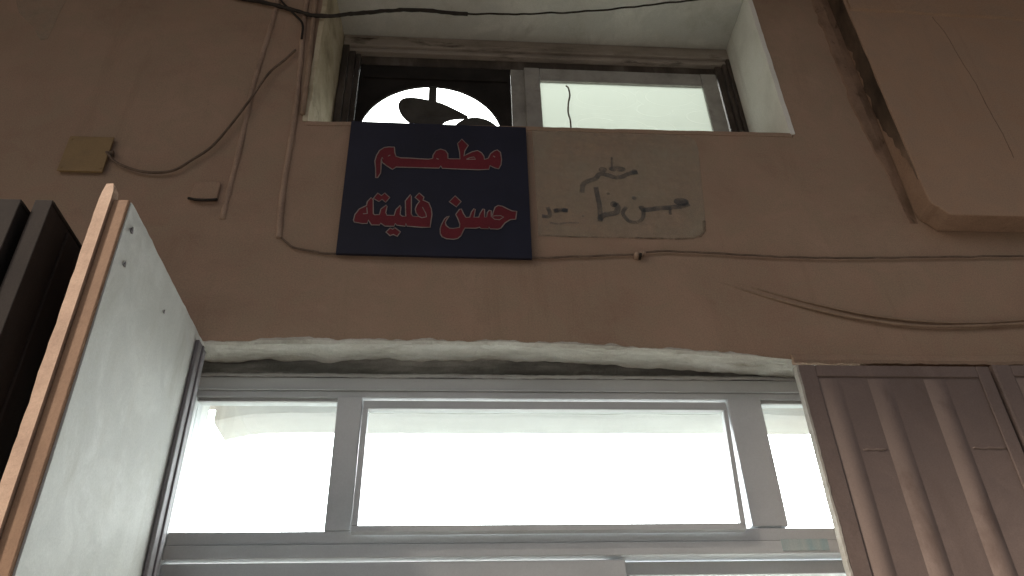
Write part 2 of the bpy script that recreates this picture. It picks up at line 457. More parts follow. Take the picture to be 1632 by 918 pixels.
# broken plaster under the lintel
LINT = [(-0.86, 2.806), (-0.5, 2.816), (0.16, 2.820), (0.55, 2.806), (1.0, 2.776), (1.2, 2.764), (2.6, 2.764)]
def lintel():
    bm = bmesh.new(); nx = 320; g = []
    for i in range(nx+1):
        x = -0.86 + (LX1-0.002+0.86)*i/nx
        zb = lerp_curve(LINT, x)
        lip = 0.013 + 0.012*n1(x, 3.1, 2.2) + 0.010*n1(x, 8, 5.1) + 0.006*n1(x, 26, 3.1) + 0.003*n1(x, 60, 8)
        lip = max(0.003, lip) * max(0.15, min(1, (1.15-x)/0.25))
        chip = 0.006*n1(x, 14, 1.3) + 0.003*n1(x, 50, 3.3)
        prof = [(0.01, zb+lip), (-0.003, zb+lip-0.001), (-0.005-0.002*abs(n1(x, 30, 4)), zb+0.4*lip), (0.004+0.5*abs(chip), zb-0.002+chip*0.5)]
        for j in range(1, 9):
            y = 0.004 + 0.135*j/8
            prof.append((y, zb + 0.012*y/0.13 + 0.010*noise.noise(Vector((x*6, y*22, 0.3))) + 0.007*noise.noise(Vector((x*26, y*45, 2.3)))))
        prof += [(0.139, zb+0.08), (0.01, zb+0.08)]
        g.append([bm.verts.new((x, y, z)) for y, z in prof])
    for a, b in zip(g, g[1:]):
        for j in range(len(a)):
            k = (j+1) % len(a)
            bm.faces.new((a[j], a[k], b[k], b[j]))
    bm.faces.new(g[0]); bm.faces.new(g[-1][::-1])
    return obj('lintel_plaster', bm, 'plaster', bld)
def lintel_face():
    bm = bmesh.new(); nx = 320; g = []
    for i in range(nx+1):
        x = LX0 + (LX1-LX0)*i/nx
        lip = max(0.15, min(1, (1.15-x)/0.25)) * max(0.003, 0.013 + 0.012*n1(x, 3.1, 2.2) + 0.010*n1(x, 8, 5.1) + 0.006*n1(x, 26, 3.1) + 0.003*n1(x, 60, 8))
        zb = lerp_curve(LINT, x) + 0.6*lip
        g.append([bm.verts.new((x, y, z)) for y, z in ((0.0, zb), (0.0, LZ1), (0.12, LZ1), (0.12, zb+0.02))])
    for a, b in zip(g, g[1:]):
        for j in range(4): bm.faces.new((a[j], a[(j+1) % 4], b[(j+1) % 4], b[j]))
    bm.faces.new(g[0]); bm.faces.new(g[-1][::-1])
    return obj('lintel_face', bm, 'wall', bld)
lintel_face()
tag(lintel(), 'ragged strip of broken white plaster under the lintel')
def ledge():
    bm = bmesh.new(); g = []; nx = 160
    for i in range(nx+1):
        x = 1.115 + (3.2-1.115)*i/nx
        z0 = 2.752 + 0.004*n1(x, 13, 9) + 0.004*n1(x, 40, 9.4); z1 = 2.795 + 0.008*n1(x, 4, 3)
        d = 0.016 + 0.004*n1(x, 10, 6)
        g.append([bm.verts.new((x, y, z)) for y, z in ((0.002, z1), (-0.5*d, z1-0.010), (-d, z0+0.012), (-d*0.9, z0), (0.002, z0))])
    for a, b in zip(g, g[1:]):
        for j in range(5): bm.faces.new((a[j], a[(j+1) % 5], b[(j+1) % 5], b[j]))
    bm.faces.new(g[0]); bm.faces.new(g[-1][::-1])
    return obj('lintel_ledge', bm, 'wall', bld)
ledge()

# raised panel with chamfered lower corner, right
rp = empty('raised_panel', (0, 0, 0), bld)
tag(rp, 'raised plaster panel with a cut off lower corner')
PX = 1.745
poly = [(PX, 9.0), (PX, 3.43)] + [(PX+0.045-0.045*math.cos(a), 3.37-0.042*math.sin(a)+0.03) for a in (0.5, 0.9, 1.25)] + [(PX+0.06, 3.325), (6.0, 3.325), (6.0, 9.0)]
bm = bmesh.new(); prism(bm, poly, -0.10, -0.001)
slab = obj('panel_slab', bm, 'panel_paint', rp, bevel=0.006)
slab.data.materials.append(M['panel_shaded'])  # darker paint on flank and underside offsets light bounced from the ground
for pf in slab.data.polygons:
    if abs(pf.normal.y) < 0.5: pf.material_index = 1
# grime patch on its flank and blistered render beside it
bm = bmesh.new(); g = []
for i in range(120):
    z = 3.50 + (5.3-3.50)*i/119
    y0 = -0.094 + 0.006*n1(z, 8, 1)
    y1 = -0.003 - 0.045*max(0, (0.15+1.1*n1(z, 3.2, 2.0)+0.7*n1(z, 12, 4)+0.4*n1(z, 30, 4))) - 0.02*max(0, (4.1-z)/0.4)
    if z < 3.75: y1 = y0 + (y1-y0)*(z-3.50)/0.25
    g.append((y0, y1, z))
rows = [[bm.verts.new((PX-0.003, y0, z)), bm.verts.new((PX-0.003, y1, z)), bm.verts.new((PX+0.002, y1, z)), bm.verts.new((PX+0.002, y0, z))] for y0, y1, z in g]
for a, b in zip(rows, rows[1:]):
    for j in range(4): bm.faces.new((a[j], a[(j+1) % 4], b[(j+1) % 4], b[j]))
bm.faces.new(rows[0]); bm.faces.new(rows[-1])
obj('grime_crust', bm, 'grime', rp)
bm = bmesh.new()
cr = [(2.13, 4.48), (2.155, 4.36), (2.16, 4.2), (2.172, 4.05), (2.17, 3.9), (2.175, 3.75), (2.168, 3.62)]
ribbon(bm, [(p.x + 0.003*n1(p.y, 30, 1), p.y) for p in [Vector((q.x, q.z)) for q in smooth_path([(x, 0, z) for x, z in cr], 8)]], 0.0018, -0.1012, -0.0985)
obj('crack', bm, 'crack', rp)
bm = bmesh.new(); g = []
for i in range(100):
    x = PX + 0.01 + 3.5*i/99
    z0 = 4.50 - 0.02*min(1, i/22) + 0.006*n1(x, 9, 2) + 0.003*n1(x, 35, 2)
    g.append([bm.verts.new(p) for p in ((x, -0.099, z0), (x, -0.112, z0+0.006), (x, -0.112, 4.9), (x, -0.099, 4.9))])
for a, b in zip(g, g[1:]):
    for j in range(4): bm.faces.new((a[j], a[(j+1) % 4], b[(j+1) % 4], b[j]))
bm.faces.new(g[0]); bm.faces.new(g[-1])
obj('plaster_band', bm, 'panel_paint', rp)
# blister of loose render on the wall beside the panel
bm = bmesh.new(); g = []
for i in range(90):
    z = 3.362 + (5.2-3.362)*i/89
    x1 = 1.744; fd = max(0, min(1, (z-3.40)/0.5))
    x0 = x1 - (0.076 - 0.016*n1(z, 4, 7) - 0.012*n1(z, 16, 3))*(0.35+0.65*fd)
    g.append([bm.verts.new(p) for p in ((x0-0.004, 0.002, z), (x0, -0.0015-(0.006+0.003*n1(z, 20, 1))*fd, z), ((x0+x1)/2, -0.002-(0.009+0.004*n1(z, 9, 5))*fd, z), (x1, -0.002-0.004*fd, z), (x1, 0.002, z))])
for a, b in zip(g, g[1:]):
    for j in range(5): bm.faces.new((a[j], a[(j+1) % 5], b[(j+1) % 5], b[j]))
bm.faces.new(g[0]); bm.faces.new(g[-1])
tag(obj('render_blister', bm, 'blister', bld), 'strip of loose blistered render beside the raised panel')

# pale patch, top left
bm = bmesh.new(); prism(bm, [[-1.868, 4.488], [-1.82, 4.382], [-1.728, 4.286], [-1.701, 4.237], [-1.68, 4.214], [-1.658, 4.224], [-1.657, 4.271], [-1.659, 4.393], [-1.652, 4.503]], -0.002, 0.002)
obj('pale_patch', bm, 'cream_patch', bld)

# ---------------------------------------------------------------- upper sliding window (plane y = 0.34)
sw = tag(empty('sliding_window', (0.4, 0.34, 3.83), bld), 'old sliding window with a frosted pane and a black fan board')
def wp(name, lst, mat, bevel=0.002):
    return boxes(name, [(a-0.4, b-0.4, c-0.34, d-0.34, e-3.83, f-3.83) for a, b, c, d, e, f in lst], mat, sw, bevel)
wp('head_rail', [(-0.545, 1.356, 0.318, 0.40, 4.655, 4.728), (-0.545, 1.356, 0.332, 0.40, 4.628, 4.653)], 'rail_wood', 0.004)
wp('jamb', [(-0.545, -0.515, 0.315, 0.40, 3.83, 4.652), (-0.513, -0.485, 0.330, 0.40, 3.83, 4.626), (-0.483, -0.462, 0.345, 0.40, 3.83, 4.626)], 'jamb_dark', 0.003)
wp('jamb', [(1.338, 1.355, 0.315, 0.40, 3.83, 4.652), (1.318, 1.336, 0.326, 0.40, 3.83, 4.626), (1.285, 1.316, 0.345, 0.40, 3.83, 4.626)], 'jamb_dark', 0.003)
wp('bottom_rail', [(-0.46, 1.284, 0.33, 0.40, 3.83, 3.87)], 'alu_old')
wp('top_track', [(-0.46, 1.284, 0.36, 0.40, 4.57, 4.626)], 'jamb_dark')
wp('mullion', [(0.262, 0.345, 0.360, 0.395, 3.87, 4.568)], 'alu_old')
# right sash with frosted pane
wp('sash_stile', [(0.325, 0.398, 0.335, 0.358, 3.872, 4.556)], 'alu_old')
wp('sash_stile', [(1.196, 1.272, 0.335, 0.358, 3.872, 4.556)], 'alu_old')
wp('sash_rail', [(0.400, 1.194, 0.336, 0.357, 4.468, 4.554)], 'alu_old')
wp('sash_rail', [(0.400, 1.194, 0.336, 0.357, 3.874, 3.95)], 'alu_old')
wp('glazing_bead', [(0.400, 1.194, 0.330, 0.3355, 4.462, 4.471)], 'alu_old', 0.001)
wp('frosted_pane', [(0.396, 1.198, 0.348, 0.352, 3.948, 4.470)], 'frosted', 0)
# black fan board in the left half with a round hole
FC = (-0.112, 4.102); FR = 0.331
bm = bmesh.new(); N = 96
ox0, ox1, oz0, oz1 = -0.46, 0.26, 3.875, 4.566
def rect_pt(a):
    dx, dz = math.cos(a), math.sin(a); t = 9
    for q, lim in ((dx, (ox1-FC[0]) if dx > 0 else (ox0-FC[0])), (dz, (oz1-FC[1]) if dz > 0 else (oz0-FC[1]))):
        if abs(q) > 1e-6: t = min(t, lim/q)
    return FC[0]+dx*t, FC[1]+dz*t
angs = sorted([2*math.pi*k/N for k in range(N)] + [math.atan2(z-FC[1], x-FC[0]) % (2*math.pi) for x in (ox0, ox1) for z in (oz0, oz1)])
FRx = 0.325; FRb = min(FR, FC[1]-oz0-0.005)
rows = []
for a in angs:
    ix, iz = FC[0]+FRx*math.cos(a), FC[1]+(FR if math.sin(a) > 0 else FRb)*math.sin(a)
    X, Z = rect_pt(a)
    rows.append([bm.verts.new((x-0.4, y-0.34, z-3.83)) for x, y, z in ((ix, .362, iz), (X, .362, Z), (X, .374, Z), (ix, .374, iz))])
for i in range(len(rows)):
    a, b = rows[i], rows[(i+1) % len(rows)]
    for j in range(4): bm.faces.new((a[j], a[(j+1) % 4], b[(j+1) % 4], b[j]))
tag(obj('fan_board', bm, 'board', sw), 'black board with a round fan hole')
wp('board_trim', [(-0.44, 0.24, 0.352, 0.3615, 4.470, 4.482)], 'board', 0.001)

# ---------------------------------------------------------------- lower shop front (plane y = 0.14)
sf = tag(empty('shop_front', (0.15, 0.14, 0.0), bld), 'grey metal framed glazed shop front lit from inside')
def sp(name, lst, mat, bevel=0.0025):
    return boxes(name, [(a-0.15, b-0.15, c-0.14, d-0.14, e, f) for a, b, c, d, e, f in lst], mat, sf, bevel)
# filler between lintel and frame
bm = bmesh.new(); g = []
for i in range(241):
    x = -0.86 + 2.199*i/240
    zt = 2.86; zb = 2.772 + 0.004*n1(x, 6, 4) + 0.002*n1(x, 30, 4)
    row = []
    for j in range(7):
        z = zb + (zt-zb)*j/6
        row.append(bm.verts.new((x-0.15, 0.146-0.14+0.010*noise.noise(Vector((x*9, 0, z*30)))+0.005*noise.noise(Vector((x*40, 1, z*60))), z)))
    row += [bm.verts.new((x-0.15, 0.06, zt)), bm.verts.new((x-0.15, 0.06, zb))]
    g.append(row)
for a, b in zip(g, g[1:]):
    for j in range(len(a)): bm.faces.new((a[j], a[(j+1) % len(a)], b[(j+1) % len(a)], b[j]))
bm.faces.new(g[0]); bm.faces.new(g[-1])
tag(obj('joint_filler', bm, 'filler', sf), 'dirty black joint filler above the shop front frame')
bm = bmesh.new()
tube(bm, [(x-0.15, -0.004+0.002*n1(x, 8, 1), 2.772+0.003*n1(x, 5, 2)+0.002*n1(x, 22, 2)) for x in [-0.85+2.18*i/150 for i in range(151)]], 0.0075, 6, 0.2)
obj('sealant_bead', bm, 'sealant', sf, smooth=True)
sp('head_rail', [(-0.855, 1.337, 0.14, 0.215, 2.722, 2.766), (-0.855, 1.337, 0.146, 0.215, 2.697, 2.7205), (-0.855, 1.337, 0.136, 0.142, 2.7195, 2.7245)], 'alu')
sp('jamb', [(-0.855, -0.812, 0.136, 0.215, 0.0, 2.6955)], 'alu')
sp('jamb', [(1.323, 1.338, 0.136, 0.215, 0.0, 2.6955)], 'alu')
sp('mullion', [(-0.367, -0.288, 0.138, 0.215, 2.262, 2.6955)], 'alu')
sp('mullion', [(0.926, 1.040, 0.138, 0.215, 2.267, 2.6955)], 'alu')
sp('transom_rail', [(-0.810, 1.321, 0.139, 0.215, 2.222, 2.2605), (-0.810, 1.321, 0.132, 0.215, 2.182, 2.2205)], 'alu')
sp('transom_fillet', [(-0.810, -0.369, 0.146, 0.215, 2.2365+0.024, 2.2615), ], 'alu', 0.001)
# glazing beads
for x0, x1 in ((-0.810, -0.369), (1.042, 1.321)):
    sp('glazing_bead', [(x0, x1, 0.150, 0.1615, 2.684, 2.6955)], 'sealant', 0.001)
    sp('pane', [(x0-0.002, x1+0.002, 0.163, 0.168, 2.258, 2.698)], 'glass', 0)
# centre sash hung from its top edge, standing slightly ajar inwards
cs = empty('opening_sash', (0.318-0.15, 0.150-0.14, 2.690), sf)
cs.rotation_euler = (math.radians(-5.5), 0, 0)
bm = bmesh.new()
for a in ((-0.603, 0.603, -0.004, 0.022, -0.034, -0.004), (-0.603, -0.585, -0.004, 0.022, -0.425, -0.035), (-0.603, 0.574, -0.004, 0.022, -0.445, -0.426)):
    box(bm, *a)
prism(bm, [(0.588, -0.035), (0.603, -0.035), (0.574, -0.445), (0.559, -0.4255)], -0.004, 0.022)
box(bm, -0.585, 0.588, -0.007, -0.0045, -0.036, -0.030)
mesh_sash = obj('sash_frame', bm, 'alu', cs, 0.002)
bm = bmesh.new(); prism(bm, [(-0.587, -0.032), (0.592, -0.032), (0.563, -0.428), (-0.587, -0.428)], 0.008, 0.013)
obj('pane', bm, 'glass', cs)
# doors below the transom
def door(x0, x1, y, ztop, zrail):
    d = empty('door_sash', (0, 0, 0), sf)
    o = lambda n, l, mm='alu', b=0.0025: boxes(n, [(a-0.15, e-0.15, c-0.14, f-0.14, g, h) for a, e, c, f, g, h in l], mm, d, b)
    o('top_rail', [(x0, x1, y, y+0.04, zrail, ztop)])
    o('stile', [(x0, x0+0.07, y, y+0.04, 0.02, zrail-0.001)]); o('stile', [(x1-0.07, x1, y, y+0.04, 0.02, zrail-0.001)])
    o('bottom_panel', [(x0+0.071, x1-0.071, y+0.008, y+0.032, 0.02, 1.05)])
    o('middle_rail', [(x0+0.071, x1-0.071, y, y+0.04, 1.051, 1.13)])
    o('pane', [(x0+0.069, x1-0.069, y+0.017, y+0.022, 1.128, zrail+0.002)], 'glass', 0)
door(-0.810, 0.520, 0.142, 2.172, 2.075)
door(0.470, 1.321, 0.186, 2.176, 2.136)
sp('rail_tape', [(1.002, 1.146, 0.1295, 0.1325, 2.190, 2.224)], 'tape', 0)

boxes('inner_lining', [(LX0+0.001, LX0+0.005, 0.2165, WT-0.002, 0.0, 2.83)], 'room', bld, 0)
boxes('inner_lining', [(LX1-0.005, LX1-0.001, 0.2165, WT-0.002, 0.0, 2.83)], 'room', bld, 0)
boxes('inner_lining', [(LX0+0.001, LX1-0.001, 0.2165, WT-0.002, 2.831, 2.899)], 'room', bld, 0)

# ---------------------------------------------------------------- steel door leaves
LXF = -0.776
d1 = tag(empty('door_leaf', (LXF, -0.02, 0.0), bld), 'white steel door leaf swung open square to the wall')
def lp(parent, ox, oy):
    return lambda n, l, mm, b=0.003: boxes(n, [(a-ox, e-ox, c-oy, f-oy, g, h) for a, e, c, f, g, h in l], mm, parent, b)
q = lp(d1, LXF, -0.02)
# lumpy inner skin
bm = bmesh.new(); gy, gz = 26, 60; g = []
for i in range(gy+1):
    row = []
    y = -0.688 + 0.682*i/gy
    for k in range(gz+1):
        z = 0.05 + (2.806-0.05)*k/gz
        if k == gz: z += 0.004*n1(y, 20, 3) + 0.003*n1(y, 60, 1)
        row.append(bm.verts.new((0.0 + 0.003*noise.noise(Vector((y*3, z*2, 0.5))), y+0.02, z)))
    g.append(row)
for i in range(gy):
    for k in range(gz): bm.faces.new((g[i][k], g[i+1][k], g[i+1][k+1], g[i][k+1]))
r = bmesh.ops.extrude_face_region(bm, geom=bm.faces[:])
for e in r['geom']:
    if isinstance(e, bmesh.types.BMVert): e.co.x -= 0.012
tag(obj('skin', bm, 'leaf_white', d1), 'chalky white inner skin of the door leaf')
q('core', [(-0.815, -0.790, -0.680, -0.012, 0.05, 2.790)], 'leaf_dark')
tag(q('edge', [(-0.817, -0.7795, -0.696, -0.681, 0.05, 2.806)], 'leaf_brown'), 'brown painted front edge of the white door leaf')
# peach flange, taller, crumbled at the top
bm = bmesh.new(); g = []
for k in range(121):
    z = 0.05 + (2.850-0.05)*k/120
    w = 0.003*n1(z, 14, 2)+0.002*n1(z, 50, 2)
    t = max(0, (z-2.815)/0.035)
    g.append([bm.verts.new((x-LXF, y+0.02, z)) for x, y in ((-0.8465+w+0.006*t, -0.702), (-0.8185-0.006*t*t, -0.704), (-0.8185-0.006*t*t, -0.670), (-0.8465+w+0.006*t, -0.670))])
for a, b in zip(g, g[1:]):
    for j in range(4): bm.faces.new((a[j], a[(j+1) % 4], b[(j+1) % 4], b[j]))
bm.faces.new(g[0]); bm.faces.new(g[-1])
tag(obj('flange', bm, 'leaf_edge', d1), 'peach painted outer flange of the white door leaf')
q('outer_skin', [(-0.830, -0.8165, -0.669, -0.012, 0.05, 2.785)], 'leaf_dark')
q('hinge_strip', [(-0.7745, -0.762, -0.085, -0.008, 0.05, 2.775), (-0.7745, -0.757, -0.052, -0.040, 0.05, 2.774)], 'steel_strip')
for y, z, s in ((-0.655, 2.745, 0.0075), (-0.64, 2.655, 0.006), (-0.36, 2.70, 0.0045)):
    bm = bmesh.new(); prism(bm, [(0, -1.1*s), (1.0*s, -0.7*s), (0.8*s, 0.3*s), (0.1*s, 1.5*s), (-0.9*s, 0.2*s), (-0.8*s, -0.8*s)], 0, 0.003)
    for v_ in bm.verts: v_.co = Vector((0.003+v_.co.y*0.6, v_.co.x+y+0.02, v_.co.z+z))
    obj('screw_hole', bm, 'steel_strip', d1)

# two charcoal leaves folded behind it
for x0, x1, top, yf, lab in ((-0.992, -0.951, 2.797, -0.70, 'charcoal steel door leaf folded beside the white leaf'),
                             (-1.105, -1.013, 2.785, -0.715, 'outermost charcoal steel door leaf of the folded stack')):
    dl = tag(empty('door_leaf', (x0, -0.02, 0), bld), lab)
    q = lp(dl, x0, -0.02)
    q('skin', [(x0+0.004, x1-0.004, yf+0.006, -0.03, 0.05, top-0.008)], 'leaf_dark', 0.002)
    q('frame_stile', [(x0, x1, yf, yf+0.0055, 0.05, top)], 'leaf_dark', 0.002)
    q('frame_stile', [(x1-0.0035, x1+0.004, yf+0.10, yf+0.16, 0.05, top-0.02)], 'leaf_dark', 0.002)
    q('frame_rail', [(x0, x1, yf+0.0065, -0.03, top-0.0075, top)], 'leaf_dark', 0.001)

# ribbed leaves folded flat against the wall on the right
def rib_profile(w):
    return [(-w, 0), (-0.75*w, 0.35), (-0.4*w, 0.85), (0, 1.0), (0.4*w, 0.85), (0.75*w, 0.35), (w, 0)]
def ribbed_leaf(x0, x1, ribs, top, lab, edge_mat):
    dl = tag(empty('door_leaf', (x0, -0.055, 0), bld), lab)
    q = lp(dl, x0, -0.055)
    q('skin', [(x0+0.002, x1-0.002, -0.050, -0.025, 0.05, top-0.004)], 'leaf_ext', 0.002)
    q('frame_stile', [(x0+0.003, x0+0.058, -0.057, -0.0505, 0.05, top)], 'leaf_ext')
    q('frame_stile', [(x1-0.045, x1, -0.057, -0.0505, 0.05, top)], 'leaf_ext')
    q('frame_rail', [(x0+0.0585, x1-0.0455, -0.0565, -0.0505, top-0.040, top)], 'leaf_ext')
    # crumbling edge that faces the lit doorway
    bm = bmesh.new(); g = []
    for k in range(201):
        z = 0.05 + (top-0.05)*k/200
        w = 0.003*n1(z, 22, 6) + 0.002*n1(z, 70, 6)
        g.append([bm.verts.new((x-x0, y+0.055, z)) for x, y in ((x0-0.004+w*0.5, -0.030), (x0-0.004+w*0.5, -0.056-abs(w)), (x0+0.002+w, -0.0585), (x0+0.002, -0.030))])
    for a, b in zip(g, g[1:]):
        for j in range(4): bm.faces.new((a[j], a[(j+1) % 4], b[(j+1) % 4], b[j]))
    bm.faces.new(g[0]); bm.faces.new(g[-1])
    obj('edge', bm, edge_mat, dl)
    for xr in ribs:
        bm = bmesh.new(); g = []
        for k in range(61):
            z = 0.06 + (top-0.046-0.06)*k/60
            s = min(1, (top-0.046-z)/0.04+0.15)
            g.append([bm.verts.new((xr+a-x0, -0.0502+0.055-0.012*b*s, z)) for a, b in rib_profile(0.036)])
        for a, b in zip(g, g[1:]):
            for j in range(len(a)-1): bm.faces.new((a[j], a[j+1], b[j+1], b[j]))
        obj('rib', bm, 'leaf_rib', dl, smooth=True)
    xs = [x0+0.058] + list(ribs) + [x1-0.045]
    for i in range(len(xs)-1):
        a, b = xs[i]+(0.044 if i else 0.002), xs[i+1]-(0.044 if i+1 < len(xs)-1 else 0.002)
        if b-a < 0.05 or i in (0, 2): continue
        bm = bmesh.new()
        zz = 2.437 if i == 1 else 2.442
        tube(bm, [(a+(b-a)*t/12-x0, -0.0495+0.055, zz+0.003*n1(t, 0.4, i)) for t in range(13)], 0.004, 6, 0.3)
        obj('weld_seam', bm, 'leaf_rib', dl, smooth=True)
    return dl
ribbed_leaf(1.100, 1.742, (1.195, 1.358, 1.545), 2.722, 'mauve brown ribbed steel door leaf folded back against the wall', 'edge_chalk')
ribbed_leaf(1.760, 2.400, (1.86, 2.03, 2.21), 2.728, 'ribbed steel door leaf at the frame edge beyond its twin', 'leaf_ext')

# ================================================================ ROOMS BEHIND THE GLASS
def room(x0, x1, y0, y1, z0, z1, t=0.1):
    for n, b in (('room_wall', (x0-t, x0, y0, y1, z0, z1)), ('room_wall', (x1, x1+t, y0, y1, z0, z1)), ('room_wall', (x0-t, x1+t, y1, y1+t, z0, z1)),
                 ('ceiling', (x0-t, x1+t, y0, y1+t, z1+0.002, z1+t)), ('floor', (x0-t, x1+t, y0, y1+t, z0-t, z0-0.002))):
        tag(boxes(n, [b], 'floor' if n == 'floor' else 'room', bevel=0), kind='structure')
room(-2.2, 3.0, WT+0.002, 4.6, 0.0, 3.06)
room(-1.6, 2.6, WT+0.002, 3.6, 3.30, 5.45)
# boxed valance just inside the shop front
bm = bmesh.new(); g = []
for i in range(81):
    x = -0.86 + 3.86*i/80
    w = 0.006*n1(x, 4, 1)+0.003*n1(x, 15, 2); lump = -0.03*max(0, 1-(x+0.86)/0.12)
    g.append([bm.verts.new((x, y, z)) for y, z in ((0.5, 3.058), (0.5, 2.805+w+lump), (0.52, 2.80+w+lump), (0.672, 2.80+0.6*w+lump), (0.68, 3.058))])
for a, b in zip(g, g[1:]):
    for j in range(5): bm.faces.new((a[j], a[(j+1) % 5], b[(j+1) % 5], b[j]))
bm.faces.new(g[0]); bm.faces.new(g[-1])
tag(obj('valance', bm, 'beam'), 'pale valance along the ceiling just inside the shop front', 'valance')

def light_panel(x0, x1, y0, y1, zc, mat, label, group):
    e = tag(empty('ceiling_light', ((x0+x1)/2, (y0+y1)/2, zc)), label, 'lamp', group)
    hx, hy = (x1-x0)/2, (y1-y0)/2
    bm = bmesh.new(); box(bm, -hx, hx, -hy, hy, -0.03, -0.001); obj('housing', bm, 'lamp_body', e)
    bm = bmesh.new(); box(bm, -hx+0.002, hx-0.002, -hy+0.002, hy-0.002, -0.036, -0.0305); obj('diffuser', bm, mat, e)
for y0, lab in ((0.95, 'luminous ceiling panel in the shop nearest the glass'), (1.86, 'luminous ceiling panel across the middle of the shop'), (2.77, 'luminous ceiling panel deepest inside the shop')):
    light_panel(-2.0, 2.8, y0, y0+0.905, 3.058, 'tube', lab, 'luminous ceiling panels in the shop')
light_panel(-0.9, 1.7, 0.75, 2.2, 5.448, 'tube_up', 'luminous ceiling panel in the room behind the exhaust fan', None)

# ================================================================ EXHAUST FAN
fan = tag(empty('exhaust_fan', (FC[0], 0.385, FC[1])), 'dark exhaust fan with broad blades in the round hole of the upper window', 'fan')
bm = bmesh.new()
for k in range(64):
    pass
ring = []
for k in range(64):
    a = 2*math.pi*k/64; c, s = math.cos(a), math.sin(a)
    ring.append([bm.verts.new((rr*c, y, rr*s)) for rr, y in ((0.338, -0.009), (0.362, -0.009), (0.362, -0.003), (0.350, -0.003))])
for k in range(64):
    a, b = ring[k], ring[(k+1) % 64]
    for j in range(4): bm.faces.new((a[j], a[(j+1) % 4], b[(j+1) % 4], b[j]))
obj('ring', bm, 'fan', fan)
bm = bmesh.new(); box(bm, -0.019, 0.019, 0.012, 0.022, 0.05, 0.373)
obj('strut', bm, 'fan', fan, 0.002)
bm = bmesh.new(); box(bm, -0.019, 0.019, 0.012, 0.022, -0.373, -0.05)
obj('strut', bm, 'fan', fan, 0.002)
bm = bmesh.new()
tube(bm, [(0, -0.035, 0), (0, -0.03, 0), (0, 0.05, 0), (0, 0.09, 0)], 0.06, 24, rfun=lambda t: 0.8 if t < 0.1 or t > 0.9 else 1)
obj('motor', bm, 'fan', fan, 0.003)
BL = [(-0.02, 0.035), (-0.07, 0.05), (-0.108, 0.082), (-0.136, 0.12), (-0.151, 0.16), (-0.153, 0.195), (-0.143, 0.222), (-0.122, 0.238), (-0.09, 0.243), (-0.045, 0.2395), (0.034, 0.225), (0.10, 0.193), (0.155, 0.159), (0.168, 0.146), (0.165, 0.136), (0.15, 0.131), (0.105, 0.124), (0.07, 0.108), (0.045, 0.08), (0.03, 0.045)]
BL = [(v.x, v.z) for v in smooth_path([(x, 0, z) for x, z in BL], 3)]
bm = bmesh.new(); prism(bm, BL, 0, 0.004)
for v_ in bm.verts:
    a = math.atan2(v_.co.z, v_.co.x)
    v_.co.y += -0.012*math.sin(1.4*(a-1.57)) - 0.022
blade_me = None
for k, da in enumerate((0, 124)):
    if k == 0:
        b0 = obj('blade', bm, 'fan', fan); b = b0
    else:
        b = b0.copy(); col.objects.link(b)
    b.rotation_euler = (0, math.radians(-da), 0)
    b.parent = fan
bm = bmesh.new()
prism(bm, [(0.02, 0.03), (0.06, 0.03), (0.10, 0.045)] + [(0.208+0.115*math.cos(a), 0.006+0.115*math.sin(a)) for a in [math.radians(150-12*i) for i in range(25)]] + [(0.08, -0.075), (0.04, -0.04)], 0, 0.004)
for v_ in bm.verts:
    a = math.atan2(v_.co.z, v_.co.x)
    v_.co.y += -0.02*math.sin(1.4*a) - 0.018
obj('blade', bm, 'fan', fan)

